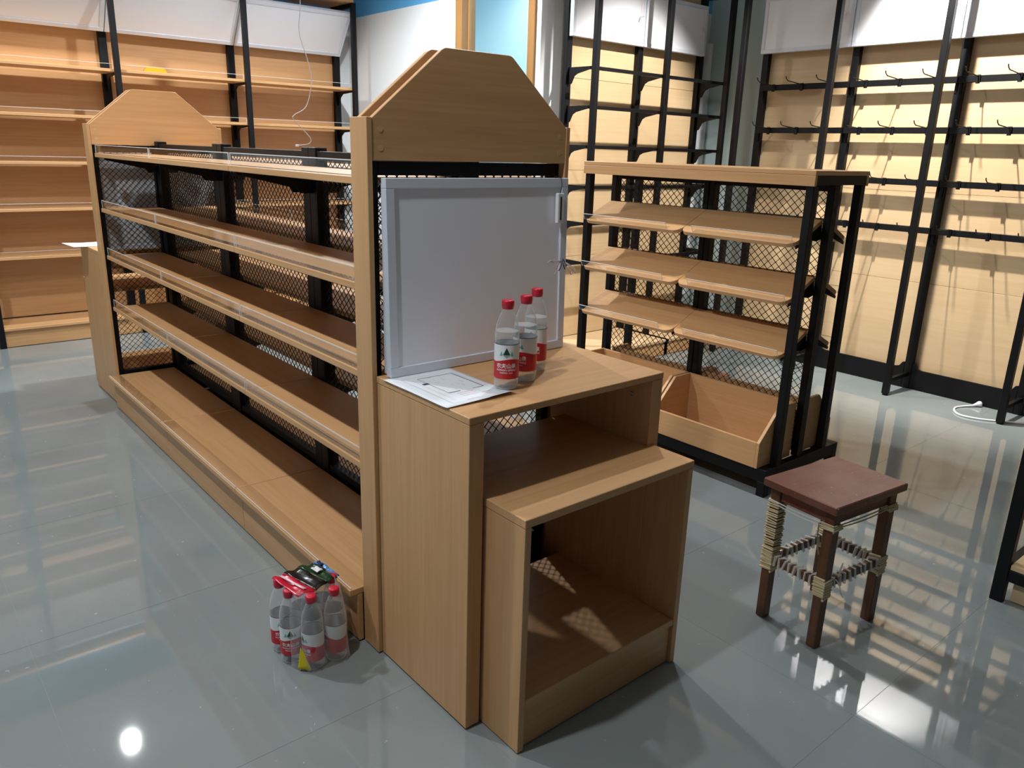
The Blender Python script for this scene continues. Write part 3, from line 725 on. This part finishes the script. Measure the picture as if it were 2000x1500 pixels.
def make_bottle(label, loc, rz, grp, water=True):
    t = thing('water_bottle', label, 'bottle', loc, rz, grp)
    if not bottle_parts:
        D = {}
        bm = bmesh.new(); add_lathe(bm, ZB_PROF, 32, 0, cap=(False, False)); D['body'] = mesh_obj('body', bm, PET, None, True)
        bm = bmesh.new(); lv = .152
        pf = [(r-.0012, z+.001) for r, z in ZB_PROF[1:] if z < lv]; pf.append((.0300, lv)); add_lathe(bm, pf, 28); D['water'] = mesh_obj('water', bm, WATER, None, False)
        bm = bmesh.new(); prof = [(.0143, .208), (.0148, .209), (.0150, .2135), (.0158, .2145), (.0160, .2265), (.0150, .2295), (.0120, .2305)]
        add_lathe(bm, prof, 28); D['cap'] = mesh_obj('cap', bm, RED, None, True)
        R = .0322
        bm = bmesh.new(); add_lathe(bm, [(R, .0755), (R, .1205)], 40, 0, cap=(False, False)); D['label_white'] = mesh_obj('label_white', bm, LWHITE, None, True)
        # red band with the wavy upper edge
        bm = bmesh.new(); seg = 64; lo, hi = [], []
        for k in range(seg):
            a = 2*pi*k/seg; zt = .0795+.004*math.sin(a*2+.8)
            lo.append(bm.verts.new((math.sin(a)*(R+.0001), -math.cos(a)*(R+.0001), .0310))); hi.append(bm.verts.new((math.sin(a)*(R+.0001), -math.cos(a)*(R+.0001), zt)))
        for k in range(seg): bm.faces.new((lo[k], lo[(k+1) % seg], hi[(k+1) % seg], hi[k]))
        D['label_red'] = mesh_obj('label_red', bm, LRED, None, True)
        bm = bmesh.new(); add_lathe(bm, [(R+.0001, .1200), (R+.0001, .1216)], 40, 0, cap=(False, False)); D['label_rim'] = mesh_obj('label_rim', bm, LGREEN, None, True)
        R2 = R+.0004
        bm = bmesh.new()
        for body, size, zc, in (('\u519c\u592b\u5c71\u6cc9', .0135, .0610), ('NONGFU SPRING', .0068, .0525), ('\u996e\u7528\u5929\u7136\u6c34  550ml', .0042, .0460)):
            b2 = curve_text(body, size, zc, R2, .0); me = bpy.data.meshes.new('t'); b2.to_mesh(me); b2.free(); bm.from_mesh(me); bpy.data.meshes.remove(me)
        D['label_lettering'] = mesh_obj('label_lettering', bm, LWHITE, None)
        def patches(name, polys, mt, rad=R2):
            bm = bmesh.new()
            for pts in polys:
                b2 = arc_patch(pts, rad); me = bpy.data.meshes.new('t'); b2.to_mesh(me); b2.free(); bm.from_mesh(me); bpy.data.meshes.remove(me)
            D[name] = mesh_obj(name, bm, mt, None)
        patches('emblem_mountain', [[(-.0095, .0945), (.0095, .0945), (.0, .1135)]], LGREEN)
        patches('emblem_peaks', [[(-.0185, .0920), (-.0115, .0920), (-.0100, .0950), (-.0135, .1045)], [(.0115, .0920), (.0185, .0920), (.0135, .1045), (.0100, .0950)]], LTEAL)
        patches('emblem_reflection', [[(-.009, .0935), (0, .0862), (.009, .0935)]], LGREY)
        bottle_parts.update(D)
        for k, o in D.items(): o.parent = t
        if not water: pass
    else:
        for k, o in bottle_parts.items():
            if k == 'water' and not water: continue
            c = o.copy(); COL.objects.link(c); c.parent = t
    return t
TT_ = .8655
# lettering faces -Y of the bottle: turn it so the print looks towards the camera
make_bottle('red-capped water bottle standing beside the printed floor plan', (.222, .140, TT_), math.radians(-40), 'water bottles on the table')
make_bottle('red-capped water bottle, middle one of three on the oak table', (.308, .168, TT_), math.radians(-80), 'water bottles on the table')
make_bottle('red-capped water bottle closest to the leaning white panel', (.402, .232, TT_), math.radians(-66), 'water bottles on the table')
PK = [(-.223, .622), (-.223, .555), (-.186, .490), (-.116, .487), (-.090, .622), (-.089, .554), (-.156, .622), (-.156, .555)]
PKL = ['water bottle in the shrink pack, at the corner under the red film end', 'water bottle in the shrink pack, along its red film side',
       'water bottle in the shrink pack, behind the yellow film strip', 'water bottle in the shrink pack, closest to the oak table side',
       'water bottle in the shrink pack, under the blue film by the gondola plinth', 'water bottle in the shrink pack, by the plinth between blue film and oak table',
       'water bottle in the middle of the shrink pack under the black film', 'water bottle in the middle of the shrink pack under the black film']
for i, (x, y) in enumerate(PK):
    make_bottle(PKL[i], (x, y, 0.0012), [-.2, -.5, -1.5, -2.0, .6, .3, 2, 1][i], 'bottles in the shrink pack', False)
# ---- film around the pack: hull of the bottle footprint, pulled in towards the caps, crumpled
wrap = thing('shrink_film_wrap', 'torn clear shrink film with printed red, black and green top around the bottle pack', 'plastic film', (-.156, .555, 0))
def hull(points):
    pts = sorted(points)
    def half(p):
        o = []
        for q in p:
            while len(o) > 1 and (o[-1][0]-o[-2][0])*(q[1]-o[-2][1])-(o[-1][1]-o[-2][1])*(q[0]-o[-2][0]) <= 0: o.pop()
            o.append(q)
        return o[:-1]
    return half(pts)+half(pts[::-1])
circ = [(x+.156+.034*math.cos(a), y-.555+.034*math.sin(a)) for x, y in PK for a in [2*pi*k/24 for k in range(24)]]
H_ = [Vector(p) for p in hull(circ)]
per = [(H_[i], H_[(i+1) % len(H_)]) for i in range(len(H_))]; tot = sum((b_-a).length for a, b_ in per)
ring = []; NS = 72
for k in range(NS):
    d = tot*k/NS
    for a, b_ in per:
        l_ = (b_-a).length
        if d <= l_: ring.append(a+(b_-a)*(d/l_ if l_ else 0)); break
        d -= l_
cen = sum(ring, Vector((0, 0)))/NS
bm = bmesh.new(); rings = []
for z, sc_ in ((.001, 1.03), (.03, 1.02), (.07, 1.0), (.12, 1.0), (.155, .985), (.19, .90), (.218, .80), (.234, .72)):
    row = []
    for k, p in enumerate(ring):
        j = 1+random.uniform(-.022, .022)*(1.6 if z < .05 else 1)
        q = cen+(p-cen)*sc_*j; row.append(bm.verts.new((q.x, q.y, max(.001, z+random.uniform(-.006, .006)*(0 if z < .01 else 1)))))
    rings.append(row)
for ri, (A, B_) in enumerate(zip(rings, rings[1:])):
    for k in range(NS):
        p = ring[k]
        if p.x < -.03 and p.y > -.03: continue             # the film is torn open along the aisle side
        bm.faces.new((A[k], A[(k+1) % NS], B_[(k+1) % NS], B_[k]))
bmesh.ops.delete(bm, geom=[v for v in bm.verts if not v.link_faces], context='VERTS')
mesh_obj('film_skin', bm, FILM, wrap, True)
FR = mat('film_red', srgb(205, 30, 55), .25); FK = mat('film_black', srgb(28, 26, 26), .25); FG = mat('film_green', srgb(25, 62, 32), .25); FB = mat('film_blue', srgb(70, 140, 200), .25)
FY = mat('film_yellow', srgb(228, 205, 20), .3); FNV = mat('film_navy', srgb(30, 55, 95), .25)
def top_patch(name, u0, u1, mt, v0=-.085, v1=.085):
    bm = bmesh.new(); n = 8; g_ = []
    for i in range(n+1):
        row = []
        for j in range(n+1):
            u = u0+(u1-u0)*i/n; v = v0+(v1-v0)*j/n
            # strips run across the pack diagonal
            x = -.10+.20*(u*.55+(v/.17+.5)*.45); y = .085-.155*((v/.17+.5)*.62)-.0+.05*(u-.5)
            z = .2335+.004*math.sin(9*u+3*v*20)+.003*math.cos(40*v) - .010*abs(v)/.085
            row.append(bm.verts.new((x, y, z)))
        g_.append(row)
    for i in range(n):
        for j in range(n): bm.faces.new((g_[i][j], g_[i+1][j], g_[i+1][j+1], g_[i][j+1]))
    bm.normal_update(); bmesh.ops.solidify(bm, geom=bm.faces[:], thickness=.0004)
    return mesh_obj(name, bm, mt, wrap, True)
def patch(name, quad, mt, wav=.003, n=6):
    """crumpled printed film patch spanned by four corner points"""
    a, b_, c, d = [Vector(p) for p in quad]; bm = bmesh.new(); g_ = []
    for i in range(n+1):
        row = []
        for j in range(n+1):
            u, v = i/n, j/n; p = a*(1-u)*(1-v)+b_*u*(1-v)+c*u*v+d*(1-u)*v
            p = p+Vector((0, 0, wav*math.sin(7*u+5*v)+wav*.7*math.cos(11*v-3*u)+random.uniform(-.001, .001)))
            row.append(bm.verts.new(p))
        g_.append(row)
    for i in range(n):
        for j in range(n): bm.faces.new((g_[i][j], g_[i+1][j], g_[i+1][j+1], g_[i][j+1]))
    bm.normal_update(); bmesh.ops.solidify(bm, geom=bm.faces[:], thickness=.0004)
    return mesh_obj(name, bm, mt, wrap, True)
zt = .236
patch('printed_film_red', [(-.085, .075, zt), (-.045, .082, zt), (-.005, -.050, zt-.004), (-.060, -.048, zt-.006)], FR)
patch('printed_film_black', [(-.045, .082, zt), (.000, .084, zt+.003), (.042, -.030, zt-.004), (-.005, -.050, zt-.004)], FK)
patch('printed_film_green', [(.000, .084, zt+.003), (.050, .084, zt+.002), (.078, -.018, zt-.006), (.042, -.030, zt-.004)], FG)
patch('printed_film_blue', [(.050, .084, zt+.002), (.072, .078, zt), (.092, -.004, zt-.012), (.078, -.018, zt-.006)], FB)
patch('printed_film_navy', [(.045, .078, zt+.004), (.070, .086, zt+.003), (.074, .060, zt+.002), (.056, .052, zt+.004)], FNV, .001)
patch('printed_film_white', [(.026, .050, zt+.0065), (.046, .055, zt+.0065), (.055, .028, zt+.005), (.034, .022, zt+.005)], LWHITE, .001)
patch('printed_film_stripe', [(-.066, .066, zt+.006), (-.058, .067, zt+.006), (-.028, -.035, zt+.002), (-.037, -.036, zt+.002)], mat('film_pink', srgb(240, 190, 200), .3), .001)
patch('printed_film_yellow', [(-.070, -.066, .072), (-.066, -.070, .070), (-.050, -.093, .006), (-.082, -.068, .012)], FY, .002)

# ------------------------------------------------------------------ paper sheets
def sheet(name, label, loc, rz, Wd, D, zf, prints=True):
    t = thing(name, label, 'paper', loc, rz); n = 14
    bm = bmesh.new(); g_ = [[bm.verts.new((Wd*i/n, D*j/n, zf(i/n, j/n))) for j in range(n+1)] for i in range(n+1)]
    for i in range(n):
        for j in range(n): bm.faces.new((g_[i][j], g_[i+1][j], g_[i+1][j+1], g_[i][j+1]))
    bm.normal_update(); bmesh.ops.solidify(bm, geom=bm.faces[:], thickness=.0003)
    mesh_obj('sheet', bm, PAPER, t, True)
    if prints:
        def lines(nm, segs, mt):
            bm = bmesh.new()
            for (x0, y0, x1, y1, wd) in segs:
                d = Vector((x1-x0, y1-y0)); l_ = d.length; d.normalize(); nn = Vector((-d.y, d.x))*wd/2; k = max(1, int(l_/.015)); pv = None
                for i in range(k+1):
                    p = Vector((x0, y0))+d*l_*i/k; q = []
                    for s in (1, -1):
                        v = p+nn*s; q.append(bm.verts.new((v.x, v.y, zf(v.x/Wd, v.y/D)+.0006)))
                    if pv: bm.faces.new((pv[0], pv[1], q[1], q[0]))
                    pv = q
            mesh_obj(nm, bm, mt, t)
        X0, X1, Y0, Y1 = .085*Wd/.21, Wd-.012, .02, D-.02
        lines('printed_border', [(.035, .022, .035, D-.03, .0008), (.035, D-.03, Wd-.02, D-.03, .0008), (Wd-.02, D-.03, Wd-.02, .022, .0008), (.035, .022, Wd-.02, .022, .0008), (.055, .04, .055, D-.05, .0006)], INKG)
        lines('printed_plan', [(.075, .10, .075, .245, .001), (.185, .245, .185, .10, .0024), (.075, .10, .11, .10, .0026), (.15, .10, .185, .10, .0016), (.075, .245, .185, .245, .0016), (.06, .195, .078, .195, .012)], INK)
        sg = []
        rnd = random.Random(3)
        for k in range(26):
            x, y = rnd.uniform(.08, .18), rnd.uniform(.11, .24); l_ = rnd.uniform(.006, .014)
            sg.append((x, y, x+(l_ if k % 2 else 0), y+(0 if k % 2 else l_), .0007))
        lines('printed_details', sg, INKG)
        for sgm in [(.09, .085, .14, .085, .001), (.09, .073, .14, .073, .001), (.09, .061, .14, .061, .001), (.15, .06, .175, .06, .0012), (.08, .03, .12, .03, .0016)]: lines('printed_note', [sgm], INKR)
    return t
def zA(u, v):
    e = max(0, .22-u)/.22; f = max(0, .12-v)/.12
    return .0006+.006*f*f*(.4+u)*(1 if u < .6 else 1.2)+.003*math.sin(pi*min(1, v*1.2))*max(0, .3-u)
sheet('paper_sheet', 'printed floor plan sheet lying on the table corner beside the bottles', (-.004, .082, TT_), 0, .213, .292, zA)
sheet('paper_sheet', 'blank white paper curling off the table near the wall shelves', (-.085, 3.56, .866), .12, .23, .20, lambda u, v: .0006+.012*max(0, .45-u)**1.0*(.5+v*.5), False)

# ------------------------------------------------------------------ cables and small things
pc = thing('power_cable', 'white power cable with plug lying on the floor by the hook rack', 'cable', (4.07, .30, 0))
tube('cord', pc, WHITE, smooth_path([(.115, .03, .010), (.05, .07, .006), (-.02, .085, .006), (-.10, .055, .006), (-.145, .0, .006), (-.13, -.09, .006), (-.06, -.20, .006), (.02, -.30, .006), (.10, -.40, .006), (.12, -.52, .006)]), .006, 8)
bm = bmesh.new(); add_tube(bm, [(.115, .03, .012), (.130, .022, .015), (.150, .012, .018), (.158, .008, .018)], [.007, .010, .018, .018], 12); mesh_obj('plug', bm, WHITE, pc, True)
bm = bmesh.new()
for s in (-1, 1): add_box(bm, .155, .176, .004+s*.007-.001, .004+s*.007+.001, .016, .022)
mesh_obj('plug_pin', bm, STEEL, pc)
hw = thing('hanging_wire', 'thin white wire dangling from the ceiling in a loose curl', 'wire', (1.26, 3.40, 0))
tube('wire', hw, mat('wire_grey', srgb(190, 190, 192), .4), smooth_path([(0, 0, CEIL), (.005, 0, 2.7), (0, 0, 2.27), (-.015, 0, 2.10), (.035, 0, 1.93), (.05, 0, 1.82), (.01, 0, 1.68), (-.07, 0, 1.625), (-.08, 0, 1.60), (-.02, 0, 1.54), (.03, 0, 1.485), (.01, 0, 1.455), (-.06, 0, 1.445)]), .0022, 6)
box('connector', hw, WHITE, -.072, -.054, -.005, .005, 1.438, 1.450, .001)
ys = thing('yellow_sheet', 'small folded yellow plastic sheet on the upper wall shelf', 'plastic sheet', (.84, 5.17, 1.9306))
prism('fold', ys, mat('yellow_plastic', srgb(225, 165, 40), .35), [(0, 0), (.17, 0), (.15, .034), (.13, .040), (.04, .040), (.02, .034)], 1, 0, .05)
cb = thing('cardboard_piece', 'flat brown cardboard piece on the floor behind the island rack', 'cardboard', (3.30, 1.60, 0), math.radians(20))
prism('board', cb, mat('cardboard', srgb(150, 92, 62), .8), [(0, 0), (.22, -.02), (.25, .14), (.12, .20), (.02, .16)], 2, .0005, .006)
